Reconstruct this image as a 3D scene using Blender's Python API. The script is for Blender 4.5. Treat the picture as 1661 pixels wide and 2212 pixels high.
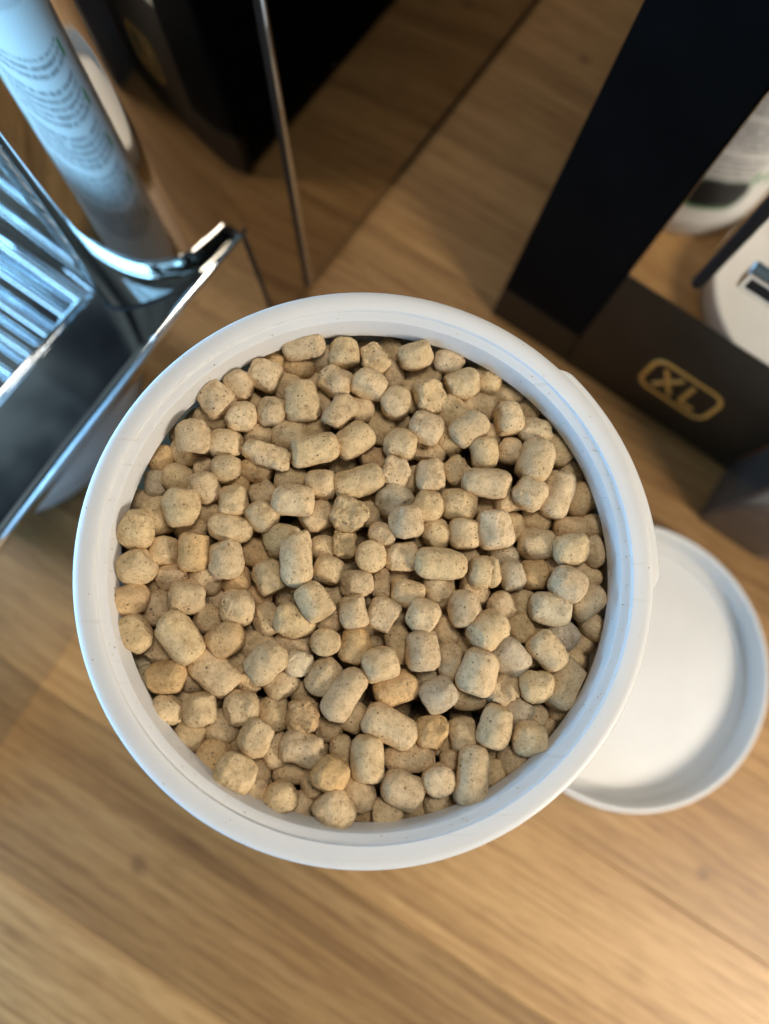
import bpy, bmesh, math, random
from mathutils import Vector, Matrix, noise
from math import sin, cos, pi, radians, sqrt, hypot, copysign

sc = bpy.context.scene
for o in list(bpy.data.objects):
    bpy.data.objects.remove(o)
MM = 0.001

# ------------------------------------------------------------------ camera
cd = bpy.data.cameras.new("camera")
cam = bpy.data.objects.new("camera", cd)
sc.collection.objects.link(cam)
R = Matrix(((0.99763674, -0.01350804, -0.06736815),
            (0.0, 0.98048423, -0.19659773),
            (0.06870906, 0.19613312, 0.97816709)))
cam.matrix_world = Matrix.Translation((-0.00684, -0.01847, 0.29204)) @ R.to_4x4()
cd.sensor_width = 36.0
cd.lens = 36.0 * 1566 / 2212
cd.clip_start = 0.005
cd.clip_end = 50
cd.dof.use_dof = True
cd.dof.focus_distance = 0.144
cd.dof.aperture_fstop = 8.0
cd.dof.aperture_blades = 0
sc.camera = cam

# ------------------------------------------------------------------ room light
w = bpy.data.worlds.new("World")
sc.world = w
w.use_nodes = True
bg = w.node_tree.nodes["Background"]
_nt = w.node_tree
_tc = _nt.nodes.new("ShaderNodeTexCoord")
_nz = _nt.nodes.new("ShaderNodeTexNoise")          # invented noise patches, dark to pale teal, for the chrome to reflect
_nz.inputs["Scale"].default_value = 4.5
_nz.inputs["Detail"].default_value = 5
_nz.inputs["Roughness"].default_value = 0.55
_nt.links.new(_tc.outputs["Generated"], _nz.inputs["Vector"])
_rp = _nt.nodes.new("ShaderNodeValToRGB")
_e = _rp.color_ramp.elements
for _ in range(3):
    _e.new(0.5)
for _x, (_p, _c) in zip(_e, ((0.34, (0.012, 0.017, 0.028)), (0.45, (0.09, 0.125, 0.155)), (0.52, (0.24, 0.32, 0.36)), (0.60, (0.42, 0.55, 0.60)), (0.70, (0.62, 0.66, 0.64)))):
    _x.position = _p
    _x.color = (*_c, 1)
_nt.links.new(_nz.outputs["Fac"], _rp.inputs[0])
_nt.links.new(_rp.outputs[0], bg.inputs[0])
bg.inputs[1].default_value = 0.36

def area(name, loc, target, sx, sy, power, col, shape='RECTANGLE'):
    l = bpy.data.lights.new(name, 'AREA')
    l.shape = shape
    l.size = sx
    if shape in ('RECTANGLE', 'ELLIPSE'):
        l.size_y = sy
    l.energy = power
    l.color = col
    o = bpy.data.objects.new(name, l)
    sc.collection.objects.link(o)
    o.location = loc
    o.rotation_euler = (Vector(target) - Vector(loc)).to_track_quat('-Z', 'Y').to_euler()
    return o

k_ = area("key_lamp", (0.40, -0.31, 0.37), (0.10, -0.10, 0.03), 0.17, 0.17, 1.10, (1.0, 0.90, 0.76), 'DISK')
k_.data.spread = radians(100)
k_ = area("wall_lamp", (0.47, 0.05, 0.47), (0.09, -0.06, 0.03), 0.2, 0.2, 1.32, (1.0, 0.89, 0.75), 'DISK')
k_.data.spread = radians(100)
area("window_light", (-0.49, -0.25, 0.19), (0.0, 0.02, 0.09), 0.38, 0.28, 3.0, (0.30, 0.62, 1.0))
k_ = area("blue_fill_light", (-0.304, 0.087, 0.140), (0.0, 0.0, 0.085), 0.16, 0.07, 1.0, (0.26, 0.60, 1.0))  # added blue fill, out of view; brightens the tub side mirrored in the chrome
k_.data.spread = radians(100)
area("ceiling_light", (0.17, 0.28, 1.25), (0.0, 0.0, 0.0), 0.35, 0.25, 4.9, (1.0, 0.91, 0.79))

sc.view_settings.view_transform = 'Standard'
sc.view_settings.look = 'None'
sc.view_settings.exposure = 0.1
sc.view_settings.gamma = 1.0
sc.cycles.max_bounces = 10
sc.cycles.glossy_bounces = 6
sc.cycles.sample_clamp_indirect = 6.0
sc.cycles.use_denoising = True

# ------------------------------------------------------------------ helpers
def link(name, bm_or_me, mat=None, parent=None, smooth=None, loc=None):
    if isinstance(bm_or_me, bmesh.types.BMesh):
        me = bpy.data.meshes.new(name)
        bm_or_me.normal_update()
        bm_or_me.to_mesh(me)
        bm_or_me.free()
    else:
        me = bm_or_me
    if mat:
        me.materials.append(mat)
    if smooth is not None:
        for p in me.polygons:
            p.use_smooth = True
        if smooth < 180:
            me.set_sharp_from_angle(angle=radians(smooth))
        if smooth == 35:                  # big plane faces keep their own normal
            ar = sorted(p.area for p in me.polygons)
            lim = 7 * ar[len(ar) // 2]
            for p in me.polygons:
                if p.area > lim:
                    p.use_smooth = False
    o = bpy.data.objects.new(name, me)
    sc.collection.objects.link(o)
    if parent:
        o.parent = parent
    if loc:
        o.location = loc
    return o

def tag(o, label, cat, group=None):
    o["label"] = label
    o["category"] = cat
    if group:
        o["group"] = group
    return o

def empty(name, loc=(0, 0, 0), rz=0.0):
    o = bpy.data.objects.new(name, None)
    o.empty_display_size = 0.01
    sc.collection.objects.link(o)
    o.location = loc
    o.rotation_euler = (0, 0, rz)
    return o

def lathe(prof, n=160, z0=0.0, a0=0.0, a1=2 * pi, closed_prof=False, uv=False):
    """profile of (r, z) in mm turned about z"""
    bm = bmesh.new()
    full = abs(a1 - a0 - 2 * pi) < 1e-6
    m = n if full else n + 1
    rings = []
    for i in range(m):
        t = a0 + (a1 - a0) * i / n
        rings.append([bm.verts.new((r * MM * cos(t), r * MM * sin(t), (z + z0) * MM)) for r, z in prof])
    k = len(prof)
    for i in range(n):
        A, B = rings[i], rings[(i + 1) % m]
        for j in range(k if closed_prof else k - 1):
            j2 = (j + 1) % k
            vs = [A[j], B[j], B[j2], A[j2]]
            bm.faces.new(vs)
    if not full and closed_prof:
        bm.faces.new(rings[0][::-1])
        bm.faces.new(rings[-1])
    bmesh.ops.remove_doubles(bm, verts=bm.verts, dist=1e-7)
    return bm

def box(bm, x0, x1, y0, y1, z0, z1, bev=0.0, seg=2):
    """box in mm, bevelled"""
    g = bmesh.ops.create_cube(bm, size=1.0)
    vs = g['verts']
    for v in vs:
        v.co = Vector(((x0 if v.co.x < 0 else x1) * MM, (y0 if v.co.y < 0 else y1) * MM, (z0 if v.co.z < 0 else z1) * MM))
    if bev:
        es = list({e for v in vs for e in v.link_edges})
        bmesh.ops.bevel(bm, geom=es, offset=bev * MM, segments=seg, profile=0.5, affect='EDGES')
    return bm

def extrude_outline(pts, z0, z1, bev=0.0, cap=True):
    """closed plan outline in mm (counter-clockwise) raised from z0 to z1"""
    bm = bmesh.new()
    lo = [bm.verts.new((x * MM, y * MM, z0 * MM)) for x, y in pts]
    if bev:
        n = len(pts)
        ins = []
        for i in range(n):
            p, q, r = Vector(pts[i - 1]), Vector(pts[i]), Vector(pts[(i + 1) % n])
            d1, d2 = (q - p).normalized(), (r - q).normalized()
            nn = Vector((-(d1 + d2).y, (d1 + d2).x))
            nn = nn.normalized() if nn.length > 1e-6 else Vector((0, 0))
            ins.append(nn)
        loops = [lo]
        for k in range(5):
            t = pi / 2 * k / 4
            off = bev * (1 - cos(t))
            zz = z1 - bev + bev * sin(t)
            loops.append([bm.verts.new(((x + ins[i].x * off) * MM, (y + ins[i].y * off) * MM, zz * MM)) for i, (x, y) in enumerate(pts)])
    else:
        loops = [lo, [bm.verts.new((x * MM, y * MM, z1 * MM)) for x, y in pts]]
    n = len(pts)
    for A, B in zip(loops, loops[1:]):
        for i in range(n):
            bm.faces.new([A[i], A[(i + 1) % n], B[(i + 1) % n], B[i]])
    if cap:
        bm.faces.new(loops[0][::-1])
        bm.faces.new(loops[-1])
    return bm

def rod(bm, p, q, r, n=14, caps=True, hemi=True):
    """round bar between two points (mm) with domed ends"""
    p, q = Vector(p) * MM, Vector(q) * MM
    r *= MM
    d = (q - p).normalized()
    up = Vector((0, 0, 1)) if abs(d.z) < 0.9 else Vector((1, 0, 0))
    s = d.cross(up).normalized()
    t = s.cross(d)
    prof = [(-r * 0.0 if not hemi else -r, 0.02), (-r * 0.7, 0.7), (0, 1.0)] if hemi else [(0, 1.0)]
    rings = []
    for off, k in prof:
        rings.append((p + d * off, r * k))
    for off, k in reversed(prof):
        rings.append((q - d * off, r * k))
    vr = []
    for c, rr in rings:
        vr.append([bm.verts.new(c + (s * cos(2 * pi * i / n) + t * sin(2 * pi * i / n)) * rr) for i in range(n)])
    for A, B in zip(vr, vr[1:]):
        for i in range(n):
            bm.faces.new([A[i], A[(i + 1) % n], B[(i + 1) % n], B[i]][::-1])
    if caps:
        bm.faces.new(vr[0])
        bm.faces.new(vr[-1][::-1])

# ------------------------------------------------------------------ materials
def mat(name):
    m = bpy.data.materials.new(name)
    m.use_nodes = True
    nt = m.node_tree
    b = nt.nodes["Principled BSDF"]
    return m, nt, b

def N(nt, t, **k):
    n = nt.nodes.new(t)
    for a, v in k.items():
        setattr(n, a, v)
    return n

def ramp(nt, stops):
    r = N(nt, "ShaderNodeValToRGB")
    e = r.color_ramp.elements
    while len(e) < len(stops):
        e.new(0.5)
    for x, (p, c) in zip(e, stops):
        x.position = p
        x.color = (*c, 1) if len(c) == 3 else c
    return r

def math_(nt, op, a=None, b=None, clamp=False):
    n = N(nt, "ShaderNodeMath", operation=op, use_clamp=clamp)
    for i, v in enumerate((a, b)):
        if v is None:
            continue
        if isinstance(v, (int, float)):
            n.inputs[i].default_value = v
        else:
            nt.links.new(v, n.inputs[i])
    return n.outputs[0]

def mixc(nt, fac, a, b, blend='MIX'):
    n = N(nt, "ShaderNodeMix", data_type='RGBA', blend_type=blend)
    for s, v in ((n.inputs[0], fac), (n.inputs[6], a), (n.inputs[7], b)):
        if isinstance(v, tuple):
            s.default_value = (*v, 1) if len(v) == 3 else v
        elif isinstance(v, (int, float)):
            s.default_value = v
        else:
            nt.links.new(v, s)
    return n.outputs[2]

def wood_mat():
    m, nt, b = mat("oak_wood")
    L = nt.links.new
    tc = N(nt, "ShaderNodeTexCoord")
    oi = N(nt, "ShaderNodeObjectInfo")
    sep = N(nt, "ShaderNodeSeparateXYZ")
    L(tc.outputs["Object"], sep.inputs[0])
    # object x runs along the grain; shift each plank by its random number
    off = math_(nt, 'MULTIPLY', oi.outputs["Random"], 7.3)
    comb = N(nt, "ShaderNodeCombineXYZ")
    L(math_(nt, 'ADD', sep.outputs[0], off), comb.inputs[0])
    L(math_(nt, 'ADD', sep.outputs[1], off), comb.inputs[1])
    L(sep.outputs[2], comb.inputs[2])
    mp = N(nt, "ShaderNodeMapping")
    mp.inputs["Scale"].default_value = (4.2, 78, 78)
    mp.inputs["Rotation"].default_value = (0, 0, radians(-3.0))
    L(comb.outputs[0], mp.inputs[0])
    # slow waviness of the grain
    n0 = N(nt, "ShaderNodeTexNoise")
    n0.inputs["Scale"].default_value = 0.55
    n0.inputs["Detail"].default_value = 2
    L(mp.outputs[0], n0.inputs["Vector"])
    dist = N(nt, "ShaderNodeVectorMath", operation='SCALE')
    dist.inputs["Scale"].default_value = 2.2
    L(n0.outputs["Color"], dist.inputs[0])
    add = N(nt, "ShaderNodeVectorMath", operation='ADD')
    L(mp.outputs[0], add.inputs[0])
    L(dist.outputs[0], add.inputs[1])
    n1 = N(nt, "ShaderNodeTexNoise")
    n1.inputs["Scale"].default_value = 1.15
    n1.inputs["Detail"].default_value = 5
    n1.inputs["Roughness"].default_value = 0.62
    L(add.outputs[0], n1.inputs["Vector"])
    r1 = ramp(nt, [(0.28, (0.225, 0.118, 0.041)), (0.43, (0.300, 0.164, 0.059)), (0.56, (0.345, 0.196, 0.074)), (0.72, (0.395, 0.234, 0.096))])
    L(n1.outputs["Fac"], r1.inputs[0])
    # fine dark pores
    mp2 = N(nt, "ShaderNodeMapping")
    mp2.inputs["Scale"].default_value = (70, 1500, 1500)
    L(comb.outputs[0], mp2.inputs[0])
    n2 = N(nt, "ShaderNodeTexNoise")
    n2.inputs["Scale"].default_value = 1.0
    n2.inputs["Detail"].default_value = 3
    L(mp2.outputs[0], n2.inputs["Vector"])
    r2 = ramp(nt, [(0.34, (0.62, 0.55, 0.48)), (0.5, (1, 1, 1))])
    L(n2.outputs["Fac"], r2.inputs[0])
    c = mixc(nt, 0.75, r1.outputs[0], r2.outputs[0], 'MULTIPLY')
    mp3 = N(nt, "ShaderNodeMapping")
    mp3.inputs["Scale"].default_value = (15, 560, 560)
    L(comb.outputs[0], mp3.inputs[0])
    add3 = N(nt, "ShaderNodeVectorMath", operation='ADD')
    L(mp3.outputs[0], add3.inputs[0])
    L(dist.outputs[0], add3.inputs[1])
    n4 = N(nt, "ShaderNodeTexNoise")
    n4.inputs["Scale"].default_value = 1.0
    n4.inputs["Detail"].default_value = 4
    L(add3.outputs[0], n4.inputs["Vector"])
    r4 = ramp(nt, [(0.36, (0.66, 0.58, 0.50)), (0.52, (1, 1, 1)), (0.7, (1.06, 1.06, 1.06))])
    L(n4.outputs["Fac"], r4.inputs[0])
    c = mixc(nt, 0.8, c, r4.outputs[0], 'MULTIPLY')
    # knots
    geo = N(nt, "ShaderNodeNewGeometry")
    for kx, ky, kr in ((-0.0772, -0.0934, 0.0042), (0.1363, -0.1000, 0.0036), (0.1097, 0.2639, 0.0042), (-0.16, 0.06, 0.004)):
        d = N(nt, "ShaderNodeVectorMath", operation='DISTANCE')
        nn = N(nt, "ShaderNodeTexNoise")
        nn.inputs["Scale"].default_value = 160
        L(geo.outputs["Position"], nn.inputs["Vector"])
        L(geo.outputs["Position"], d.inputs[0])
        d.inputs[1].default_value = (kx, ky, 0)
        dd = math_(nt, 'ADD', d.outputs["Value"], math_(nt, 'MULTIPLY', math_(nt, 'SUBTRACT', nn.outputs["Fac"], 0.5), 0.006))
        f = N(nt, "ShaderNodeMapRange")
        L(dd, f.inputs[0])
        f.inputs[1].default_value = kr * 0.25
        f.inputs[2].default_value = kr
        f.inputs[3].default_value = 0.5
        f.inputs[4].default_value = 0.0
        c = mixc(nt, f.outputs[0], c, (0.075, 0.032, 0.014))
    c = mixc(nt, 1.0, c, oi.outputs["Color"], 'MULTIPLY')
    L(c, b.inputs["Base Color"])
    b.inputs["Roughness"].default_value = 0.48
    b.inputs["Specular IOR Level"].default_value = 0.35
    bp = N(nt, "ShaderNodeBump")
    bp.inputs["Strength"].default_value = 0.12
    bp.inputs["Distance"].default_value = 0.0004
    L(n2.outputs["Fac"], bp.inputs["Height"])
    L(bp.outputs[0], b.inputs["Normal"])
    return m

def plastic_mat(name, col, specks=True, sss=0.25, rough=0.42):
    m, nt, b = mat(name)
    L = nt.links.new
    tc = N(nt, "ShaderNodeTexCoord")
    n1 = N(nt, "ShaderNodeTexNoise")
    n1.inputs["Scale"].default_value = 45
    n1.inputs["Detail"].default_value = 4
    L(tc.outputs["Object"], n1.inputs["Vector"])
    r1 = ramp(nt, [(0.3, tuple(c * 0.94 for c in col)), (0.7, col)])
    L(n1.outputs["Fac"], r1.inputs[0])
    c = r1.outputs[0]
    if specks:
        # sparse dust and pellet crumbs stuck to the plastic
        v = N(nt, "ShaderNodeTexVoronoi")
        v.inputs["Scale"].default_value = 170
        L(tc.outputs["Object"], v.inputs["Vector"])
        sepc = N(nt, "ShaderNodeSeparateColor")
        L(v.outputs["Color"], sepc.inputs[0])
        rare = math_(nt, 'GREATER_THAN', sepc.outputs[0], 0.925)
        size = math_(nt, 'MULTIPLY', sepc.outputs[1], 0.085)
        dot = math_(nt, 'LESS_THAN', v.outputs["Distance"], size)
        f = math_(nt, 'MULTIPLY', math_(nt, 'MULTIPLY', rare, dot), sepc.outputs[2])
        c = mixc(nt, f, c, (0.14, 0.09, 0.05))
        # faint scuffs
        ms = N(nt, "ShaderNodeMapping")
        ms.inputs["Rotation"].default_value = (0, 0, 0.7)
        ms.inputs["Scale"].default_value = (40, 700, 300)
        L(tc.outputs["Object"], ms.inputs[0])
        ns = N(nt, "ShaderNodeTexNoise")
        ns.inputs["Scale"].default_value = 1.0
        ns.inputs["Detail"].default_value = 3
        L(ms.outputs[0], ns.inputs["Vector"])
        rs = ramp(nt, [(0.66, (0, 0, 0)), (0.72, (1, 1, 1))])
        L(ns.outputs["Fac"], rs.inputs[0])
        c = mixc(nt, math_(nt, 'MULTIPLY', rs.outputs[0], 0.22), c, (0.45, 0.42, 0.38))
    L(c, b.inputs["Base Color"])
    b.inputs["Roughness"].default_value = rough
    b.inputs["Subsurface Weight"].default_value = sss
    b.inputs["Subsurface Radius"].default_value = (1.0, 0.85, 0.7)
    b.inputs["Subsurface Scale"].default_value = 0.0025
    n2 = N(nt, "ShaderNodeTexNoise")
    n2.inputs["Scale"].default_value = 900
    L(tc.outputs["Object"], n2.inputs["Vector"])
    bp = N(nt, "ShaderNodeBump")
    bp.inputs["Strength"].default_value = 0.05
    bp.inputs["Distance"].default_value = 0.0002
    L(n2.outputs["Fac"], bp.inputs["Height"])
    L(bp.outputs[0], b.inputs["Normal"])
    return m

def label_mat():
    """printed paper sleeve: rows of grey small print, green headings, a dark badge"""
    m, nt, b = mat("printed_label")
    L = nt.links.new
    uv = N(nt, "ShaderNodeTexCoord")
    sep = N(nt, "ShaderNodeSeparateXYZ")
    L(uv.outputs["UV"], sep.inputs[0])
    U, V = sep.outputs[0], sep.outputs[1]     # both in mm
    # rows 3.0 mm apart, letters as noise along u
    rowi = math_(nt, 'FLOOR', math_(nt, 'DIVIDE', V, 2.9))
    fr = math_(nt, 'FRACT', math_(nt, 'DIVIDE', V, 2.9))
    rowm = math_(nt, 'MULTIPLY', math_(nt, 'GREATER_THAN', fr, 0.28), math_(nt, 'LESS_THAN', fr, 0.78))
    cb = N(nt, "ShaderNodeCombineXYZ")
    L(math_(nt, 'MULTIPLY', U, 0.85), cb.inputs[0])
    L(math_(nt, 'MULTIPLY', rowi, 7.31), cb.inputs[1])
    L(math_(nt, 'MULTIPLY', V, 0.9), cb.inputs[2])
    nz = N(nt, "ShaderNodeTexNoise")
    nz.inputs["Scale"].default_value = 1.0
    nz.inputs["Detail"].default_value = 2
    L(cb.outputs[0], nz.inputs["Vector"])
    word = math_(nt, 'GREATER_THAN', nz.outputs["Fac"], 0.44)
    # columns of text 66 mm wide every 77 mm, and blocks of rows
    cu = math_(nt, 'FRACT', math_(nt, 'DIVIDE', U, 77.0))
    col = math_(nt, 'MULTIPLY', math_(nt, 'GREATER_THAN', cu, 0.08), math_(nt, 'LESS_THAN', cu, 0.90))
    blk = math_(nt, 'LESS_THAN', math_(nt, 'FRACT', math_(nt, 'DIVIDE', rowi, 6.0)), 0.80)
    vin = math_(nt, 'MULTIPLY', math_(nt, 'GREATER_THAN', V, 32.0), math_(nt, 'LESS_THAN', V, 112.0))
    ink = math_(nt, 'MULTIPLY', math_(nt, 'MULTIPLY', rowm, word), math_(nt, 'MULTIPLY', math_(nt, 'MULTIPLY', col, blk), vin))
    c = mixc(nt, math_(nt, 'MULTIPLY', ink, 0.85), (0.80, 0.80, 0.79), (0.09, 0.09, 0.11))
    # green bullet at the start of every block
    g = math_(nt, 'MULTIPLY', math_(nt, 'GREATER_THAN', cu, 0.03), math_(nt, 'LESS_THAN', cu, 0.07))
    g = math_(nt, 'MULTIPLY', math_(nt, 'MULTIPLY', g, vin), math_(nt, 'LESS_THAN', math_(nt, 'FRACT', math_(nt, 'DIVIDE', rowi, 6.0)), 0.3))
    c = mixc(nt, g, c, (0.06, 0.30, 0.05))
    L(c, b.inputs["Base Color"])
    b.inputs["Roughness"].default_value = 0.35
    return m

def metal_mat(name, col, rough, smudge=0.03):
    m, nt, b = mat(name)
    L = nt.links.new
    b.inputs["Metallic"].default_value = 1.0
    b.inputs["Base Color"].default_value = (*col, 1)
    tc = N(nt, "ShaderNodeTexCoord")
    n1 = N(nt, "ShaderNodeTexNoise")
    n1.inputs["Scale"].default_value = 30
    n1.inputs["Detail"].default_value = 6
    L(tc.outputs["Object"], n1.inputs["Vector"])
    mr = N(nt, "ShaderNodeMapRange")
    L(n1.outputs["Fac"], mr.inputs[0])
    mr.inputs[1].default_value = 0.35
    mr.inputs[2].default_value = 0.75
    mr.inputs[3].default_value = rough
    mr.inputs[4].default_value = rough + smudge
    L(mr.outputs[0], b.inputs["Roughness"])
    # dust specks
    v = N(nt, "ShaderNodeTexVoronoi")
    v.inputs["Scale"].default_value = 210
    L(tc.outputs["Object"], v.inputs["Vector"])
    sepc = N(nt, "ShaderNodeSeparateColor")
    L(v.outputs["Color"], sepc.inputs[0])
    dot = math_(nt, 'MULTIPLY', math_(nt, 'GREATER_THAN', sepc.outputs[0], 0.93), math_(nt, 'LESS_THAN', v.outputs["Distance"], 0.035))
    mt = math_(nt, 'SUBTRACT', 1.0, dot)
    L(mt, b.inputs["Metallic"])
    return m

def simple_mat(name, col, rough, spec=0.5, metallic=0.0, noise_amt=0.15, scale=60):
    m, nt, b = mat(name)
    L = nt.links.new
    tc = N(nt, "ShaderNodeTexCoord")
    n1 = N(nt, "ShaderNodeTexNoise")
    n1.inputs["Scale"].default_value = scale
    n1.inputs["Detail"].default_value = 5
    L(tc.outputs["Object"], n1.inputs["Vector"])
    r1 = ramp(nt, [(0.3, tuple(c * (1 - noise_amt) for c in col)), (0.7, tuple(c * (1 + noise_amt) for c in col))])
    L(n1.outputs["Fac"], r1.inputs[0])
    L(r1.outputs[0], b.inputs["Base Color"])
    b.inputs["Roughness"].default_value = rough
    b.inputs["Specular IOR Level"].default_value = spec
    b.inputs["Metallic"].default_value = metallic
    return m

def pellet_mat():
    m, nt, b = mat("pellet_clay")
    L = nt.links.new
    tc = N(nt, "ShaderNodeTexCoord")
    oi = N(nt, "ShaderNodeObjectInfo")
    add = N(nt, "ShaderNodeVectorMath", operation='ADD')
    L(tc.outputs["Object"], add.inputs[0])
    sc3 = N(nt, "ShaderNodeCombineXYZ")
    for i in range(3):
        L(oi.outputs["Random"], sc3.inputs[i])
    L(sc3.outputs[0], add.inputs[1])
    P = add.outputs[0]
    n1 = N(nt, "ShaderNodeTexNoise")
    n1.inputs["Scale"].default_value = 520
    n1.inputs["Detail"].default_value = 7
    n1.inputs["Roughness"].default_value = 0.72
    L(P, n1.inputs["Vector"])
    r1 = ramp(nt, [(0.30, (0.66, 0.61, 0.54)), (0.5, (1, 1, 1)), (0.72, (1.2, 1.21, 1.22))])
    L(n1.outputs["Fac"], r1.inputs[0])
    base = mixc(nt, 1.0, oi.outputs["Color"], r1.outputs[0], 'MULTIPLY')
    # small brown flecks
    n2 = N(nt, "ShaderNodeTexNoise")
    n2.inputs["Scale"].default_value = 2300
    n2.inputs["Detail"].default_value = 2
    n2.inputs["Distortion"].default_value = 0.6
    L(P, n2.inputs["Vector"])
    r2 = ramp(nt, [(0.635, (0, 0, 0)), (0.675, (1, 1, 1))])
    L(n2.outputs["Fac"], r2.inputs[0])
    c = mixc(nt, math_(nt, 'MULTIPLY', r2.outputs[0], 0.75), base, (0.20, 0.105, 0.045))
    # pits: fewer and larger
    v = N(nt, "ShaderNodeTexVoronoi")
    v.inputs["Scale"].default_value = 900
    L(P, v.inputs["Vector"])
    sepc = N(nt, "ShaderNodeSeparateColor")
    L(v.outputs["Color"], sepc.inputs[0])
    pit = math_(nt, 'MULTIPLY', math_(nt, 'GREATER_THAN', sepc.outputs[0], 0.86), math_(nt, 'LESS_THAN', v.outputs["Distance"], math_(nt, 'MULTIPLY', sepc.outputs[1], 0.26)))
    c = mixc(nt, math_(nt, 'MULTIPLY', pit, 0.72), c, (0.10, 0.055, 0.028))
    L(c, b.inputs["Base Color"])
    b.inputs["Roughness"].default_value = 0.88
    b.inputs["Specular IOR Level"].default_value = 0.2
    n3 = N(nt, "ShaderNodeTexNoise")
    n3.inputs["Scale"].default_value = 1250
    n3.inputs["Detail"].default_value = 5
    n3.inputs["Roughness"].default_value = 0.7
    L(P, n3.inputs["Vector"])
    h = math_(nt, 'SUBTRACT', n3.outputs["Fac"], math_(nt, 'MULTIPLY', pit, 0.8))
    bp = N(nt, "ShaderNodeBump")
    bp.inputs["Strength"].default_value = 0.9
    bp.inputs["Distance"].default_value = 0.0007
    L(h, bp.inputs["Height"])
    L(bp.outputs[0], b.inputs["Normal"])
    return m

OAK = wood_mat()
WHITE = plastic_mat("white_plastic", (0.70, 0.69, 0.675))
WHITE_LID = plastic_mat("lid_plastic", (0.64, 0.625, 0.60), specks=False)
LABEL = label_mat()
CHROME = metal_mat("polished_chrome", (0.72, 0.75, 0.77), 0.015, 0.03)
MIRROR = metal_mat("dark_mirror_chrome", (0.43, 0.40, 0.36), 0.03, 0.03)
SILVER = metal_mat("silver_mirror", (0.80, 0.78, 0.75), 0.02, 0.03)
BLACK = simple_mat("black_gloss", (0.0042, 0.0040, 0.0042), 0.3, 0.03)
DARK = simple_mat("dark_brown_plastic", (0.018, 0.011, 0.006), 0.38, 0.4)
SEAM = simple_mat("black_seam", (0.008, 0.008, 0.009), 0.5, 0.3)
GOLD = simple_mat("gold_print", (0.68, 0.33, 0.07), 0.42, 0.5, 0.3)
PELLET = pellet_mat()

# ------------------------------------------------------------------ table: oak staves laid side by side
GR = radians(-32.0)                       # grain direction
table = empty("wooden_table", (0, 0, 0), GR)
tag(table, "light oak table top of wide planks under the tub, the lid and the appliances", "table")
rnd = random.Random(3)
edges = [-87.5 + 59 * k for k in range(-6, 9)]
tones = [1.0, 0.95, 1.04, 0.98, 1.12, 0.78, 1.12, 0.95, 1.05, 0.86, 1.08, 0.92, 1.02, 0.96]
for y0, y1, tn in zip(edges, edges[1:], tones):
    bm = bmesh.new()
    box(bm, -620, 620, y0 + 0.07, y1 - 0.07, -26, 0, 0.3, 2)
    p = link("plank", bm, OAK, table)
    p.color = (tn, tn * (0.985 if tn < 1 else 1.0), tn * (0.96 if tn < 1 else 1.0), 1)

# ------------------------------------------------------------------ white tub
tub = empty("plastic_tub", (0, 0, 0))
tag(tub, "round white plastic tub without its lid, filled with tan pellets, standing on the table", "tub")
H = 155.0
# body: outer wall, bottom, inner wall
body = [(0, 0.0), (47.0, 0.0), (48.8, 0.6), (49.5, 2.2), (50.2, 20), (51.4, 128), (51.45, 141), (51.45, 143.3), (51.0, 143.5),
        (51.0, 148.4), (50.3, 148.4), (50.2, 130), (48.6, 6), (47, 3), (0, 2.6)]
link("body", lathe(body, 180), WHITE, tub, 40)
# collar ring: flat top, skirt outside, narrow sloping shoulder and neck inside
col = [(51.05, 143.6), (54.9, 143.6), (55.3, 143.9), (55.42, 144.6), (55.45, 153.6), (55.35, 154.35), (55.05, 154.8), (54.6, 154.98), (54.0, 155.02),
       (51.5, 154.98), (51.3, 154.9), (51.2, 154.7), (51.15, 154.3), (51.05, 154.18), (49.6, 153.75), (49.42, 153.6), (49.34, 153.3), (48.62, 149.2), (48.5, 148.7), (48.6, 148.45), (51.05, 148.45)]
link("rim", lathe(col, 220, closed_prof=True), WHITE, tub, 28)
# tear tab: wider band below the rim on one side
tab = [(55.2, 147.2), (57.7, 147.2), (58.0, 147.6), (58.0, 151.6), (57.6, 152.1), (55.2, 152.2)]
a0, a1 = radians(-8), radians(49)
bm = bmesh.new()
n = 48
rr = []
for i in range(n + 1):
    t = a0 + (a1 - a0) * i / n
    k = min(1.0, min(i, n - i) / 5.0)
    k = k * k * (3 - 2 * k)
    rr.append([bm.verts.new(((55.2 + (r - 55.2) * k) * MM * cos(t), (55.2 + (r - 55.2) * k) * MM * sin(t), z * MM)) for r, z in tab])
for A, B in zip(rr, rr[1:]):
    for j in range(len(tab)):
        j2 = (j + 1) % len(tab)
        bm.faces.new([A[j], B[j], B[j2], A[j2]])
link("tear_tab", bm, WHITE, tub, 40)
# printed sleeve
bm = bmesh.new()
uvl = bm.loops.layers.uv.new("UVMap")
n = 120
lo, hi = [], []
def lr(z):
    return 50.2 + (z - 20) / 108.0 * 1.2 + 0.12
for i in range(n):
    t = 2 * pi * i / n
    lo.append(bm.verts.new((lr(9) * MM * cos(t), lr(9) * MM * sin(t), 9 * MM)))
    hi.append(bm.verts.new((lr(127) * MM * cos(t), lr(127) * MM * sin(t), 127 * MM)))
for i in range(n):
    f = bm.faces.new([lo[i], lo[(i + 1) % n], hi[(i + 1) % n], hi[i]])
    for l, (u, v) in zip(f.loops, ((i, 9), (i + 1, 9), (i + 1, 127), (i, 127))):
        l[uvl].uv = (u / n * 314.0, v)
link("label_sleeve", bm, LABEL, tub, 180)
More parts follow.
